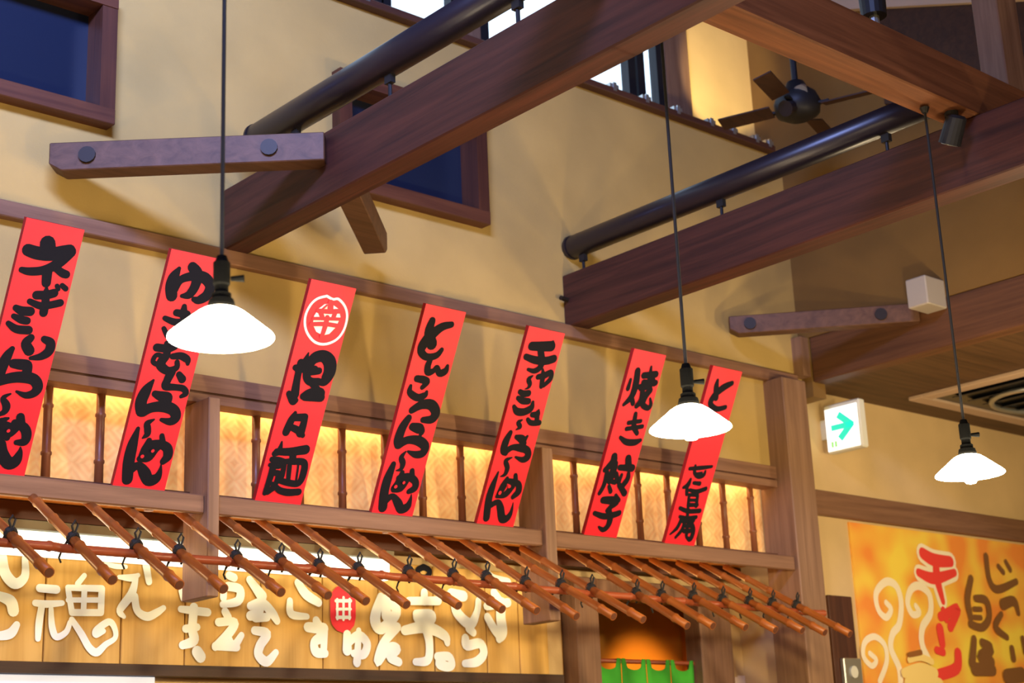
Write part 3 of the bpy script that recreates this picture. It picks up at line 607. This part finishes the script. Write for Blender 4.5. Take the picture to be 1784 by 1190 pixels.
ps = thing('wall_poster', 'large orange and yellow food poster with red and brown characters', 'poster', (8.7, 5.69, 1.5))
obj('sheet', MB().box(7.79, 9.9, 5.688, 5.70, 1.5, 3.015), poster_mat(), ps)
PINK = {'w': plain('cream_print', (.95, .85, .62), .5), 'h': plain('cream_outline_print', (.95, .85, .62), .5), 'r': plain('red_print', (.85, .06, .05), .5), 'b': plain('brown_print', (.22, .1, .035), .5),
        'n': plain('noodle_print', (.95, .72, .25), .5), 'c': plain('dark_print', (.3, .12, .03), .5)}
def pplace(u, v, h): return Vector((u, 5.687-h, v))
NAME = {'w': ('printed_swirl', 'cream steam swirl'), 'h': ('printed_outline', 'cream outline of the red character'), 'r': ('printed_character', 'red brush character'), 'b': ('printed_character', 'dark brown brush character'), 'n': ('printed_noodles', 'yellow noodles'), 'c': ('printed_noodles', 'brown topping')}
for k, (c, st) in enumerate(POSTER_INK):
    obj(NAME[c][0], ink(st, pplace, .001+k*.0008), PINK[c], ps)['label'] = NAME[c][1]

# ------------------------------------------------------------------ exit sign
ex = thing('exit_sign', 'lit white exit sign with a green arrow pointing right', 'exit sign', (7.64, 5.53, 3.405))
obj('casing', MB().box(7.604, 7.665, 5.395, 5.655, 3.405, 3.70), EXITB, ex, bevel=.008)
obj('mounting_arm', MB().box(7.62, 7.65, 5.655, 5.70, 3.5, 3.62), EXITB, ex)
obj('lit_panel', MB().box(7.599, 7.606, 5.412, 5.645, 3.415, 3.672), EXITW, ex)
ar = MB(); ah = [(5.60, 3.552), (5.47, 3.552)]
def bar_(p, q, w):
    p, q = Vector((7.596, *p)), Vector((7.596, *q)); d_ = (q-p).normalized(); s_ = Vector((0, -d_.z, d_.y))*w/2
    ar.prism([p+s_, q+s_, q-s_, p-s_], (.003, 0, 0))
bar_((5.605, 3.552), (5.47, 3.552), .034); bar_((5.548, 3.626), (5.450, 3.543), .042); bar_((5.548, 3.478), (5.450, 3.561), .042)
obj('arrow', ar, EXITG, ex)['label'] = 'green arrow pointing right'
obj('running_mark', MB().box(7.597, 7.6, 5.60, 5.615, 3.435, 3.47).box(7.597, 7.6, 5.575, 5.59, 3.435, 3.47), glow('pale_green_mark', (.35, .9, .25), .7, (.2, .5, .15)), ex)['label'] = 'pale green mark'

# ------------------------------------------------------------------ white box on the gable, spots, fan
bx = thing('white_box', 'white plastic box fixed low on the shaded gable wall', 'box', (7.25, 4.66, 3.99))
obj('housing', MB().box(7.165, 7.35, 4.565, 4.695, 3.99, 4.154), GREYBOX, bx, bevel=.006)
def spot(label, x, y, z, d_):
    t = thing('spotlight', label, 'spotlight', (x, y, z), 'black spotlights')
    obj('mount', MB().tube([(x, y, z), (x, y, z-.02)], .028, 14), BLACK, t)
    d_ = Vector(d_).normalized(); p = Vector((x, y, z-.075))
    obj('arm', MB().tube([(x, y, z-.02), (x, y, z-.07)], .010, 8), BLACK, t)
    obj('can', MB().tube([p-d_*.06, p-d_*.05, p+d_*.06], [.03, .042, .046], 18), BLACK, t)
    obj('lens', MB().tube([p+d_*.058, p+d_*.063], .034, 16), STEEL, t)
spot('black spotlight hanging under the cross beam near its right end', 5.31, 3.17, 4.10, (.15, .5, -.8))
tsp = thing('spotlight', 'black spotlight standing on top of the cross beam', 'spotlight', (4.87, 3.19, 4.322), 'black spotlights')
obj('can', MB().tube([(4.87, 3.19, 4.40), (4.87, 3.19, 4.56)], [.05, .055], 18), BLACK, tsp)
obj('mount', MB().tube([(4.87, 3.19, 4.322), (4.87, 3.19, 4.40)], .02, 10), STEEL, tsp)
fx, fy = 6.56, 4.85
fn = thing('ceiling_fan', 'black ceiling fan hanging in the roof space behind the cross beam', 'fan', (fx, fy, 5.0))
obj('down_rod', MB().tube([(fx, fy, 6.4), (fx, fy, 5.2)], .018, 12), BLACK, fn)
obj('motor', MB().lathe((fx, fy, 5.0), [(.0, .24), (.05, .235), (.065, .2), (.11, .16), (.13, .11), (.12, .05), (.07, .02), (0, .015)], 24), BLACK, fn, smooth=True)
for k in range(4):
    a = R(20+90*k); dx, dy = math.cos(a), math.sin(a)
    obj('blade', MB().obox((fx+dx*.36, fy+dy*.28, 5.085), (dx*.15, dy*.15, 0), (-dy*.05, dx*.05, .012), (0, 0, .004)), DARKBOARD, fn)
    obj('blade_arm', MB().obox((fx+dx*.13, fy+dy*.13, 5.085), (dx*.05, dy*.05, 0), (-dy*.015, dx*.015, 0), (0, 0, .006)), BLACK, fn)
d = lamp('fan_spot_light', 'SPOT', (fx+.05, fy+.1, 5.25), 60, (1, .8, .42), .03, spot=R(46), blend=.5); aim(d, (7.02, 5.78, 5.75))
lh = obj('lamp_head', MB().tube([(fx-.07, fy-.03, 5.07), (fx-.15, fy-.03, 5.03)], [.035, .045], 14), DUCT, fn)
lh2 = obj('lamp_head', MB().tube([(fx-.02, fy-.06, 5.17), (fx-.07, fy-.08, 5.13)], [.03, .04], 14), STEEL, fn)

# ------------------------------------------------------------------ ceiling cassette over the right side
ac = thing('ceiling_air_unit', 'square ceiling air unit with an open dark intake and metal duct', 'air unit', (8.9, 4.9, 3.6))
fr = [(8.22, 10.0, 5.36, 5.46), (8.22, 10.0, 4.1, 4.2), (8.22, 8.32, 4.2, 5.36), (9.9, 10.0, 4.2, 5.36)]
for x0, x1, y0, y1 in fr: obj('frame_bar', MB().box(x0, x1, y0, y1, 3.775, 3.80), BEIGE, ac, bevel=.004)
obj('intake', MB().box(8.32, 9.9, 4.2, 5.36, 3.79, 3.798), plain('black_intake', (.008, .008, .008), .25, .2), ac)
obj('duct_ring', MB().tube([(8.95+.38*math.cos(a), 4.95+.3*math.sin(a), 3.77) for a in [j*math.pi/14 for j in range(29)]], .018, 8), STEEL, ac, smooth=True)
for k in range(9): obj('louvre', MB().obox((8.42+k*.17, 4.75, 3.782), (.04, 0, .008), (0, .5, 0), (0, 0, .002)), BLACK, ac)

# ------------------------------------------------------------------ pendant lamps
def pendant(label, x, y, zr, first=None):
    if first: return dup(first, (x, y, zr), label)
    t = thing('pendant_lamp', label, 'lamp', (x, y, zr), 'pendant lamps hanging from the cross beam')
    c = (x, y, zr)
    obj('cord', MB().tube([(x, y, 4.10), (x, y, zr+.20)], .0055, 8), CORD, t)
    obj('ceiling_hook', MB().tube([(x, y, 4.102), (x, y, 4.08)], [.02, .012], 10), BLACK, t)
    so = obj('socket', MB().lathe(c, [(0, .215), (.012, .213), (.016, .20), (.021, .195), (.021, .14), (.017, .135), (.017, .12), (.024, .115), (.024, .10), (.03, .10), (.034, .085), (.034, .07), (0, .07)], 20), SOCKET, t)
    obj('switch_key', MB().tube([(x+.02, y-.01, zr+.155), (x+.046, y-.03, zr+.155)], [.006, .010], 8), SOCKET, so)
    obj('shade', MB().lathe(c, [(.03, .078), (.046, .072), (.06, .063), (.09, .038), (.12, .013), (.1275, .006), (.1285, .002), (.127, 0), (.124, .001), (.116, .008), (.086, .033), (.056, .058), (.034, .066)], 40), SHADE, t, smooth=True)
    obj('bulb', MB().lathe(c, [(0, -.035), (.018, -.031), (.028, -.016), (.03, 0), (.024, .02), (.014, .04), (.014, .074)], 20), BULB, t, smooth=True)
    return t
LP = [(1.932, 3.2, 2.603), (3.616, 3.2, 2.58), (5.165, 3.2, 2.593)]
p0 = pendant('lit white pendant lamp nearest the camera, in front of the second menu board', *LP[0])
pendant('lit white pendant lamp in front of the last menu board', *LP[1], first=p0)
pendant('lit white pendant lamp furthest right, beside the exit sign', *LP[2], first=p0)
for x, y, z in LP:
    lamp('pendant_glow', 'POINT', (x, y, z-.08), (55, 85, 120)[LP.index((x, y, z))], (1, .76, .42), .05)
for o in col.objects:
    if '_o' in o: del o['_o']
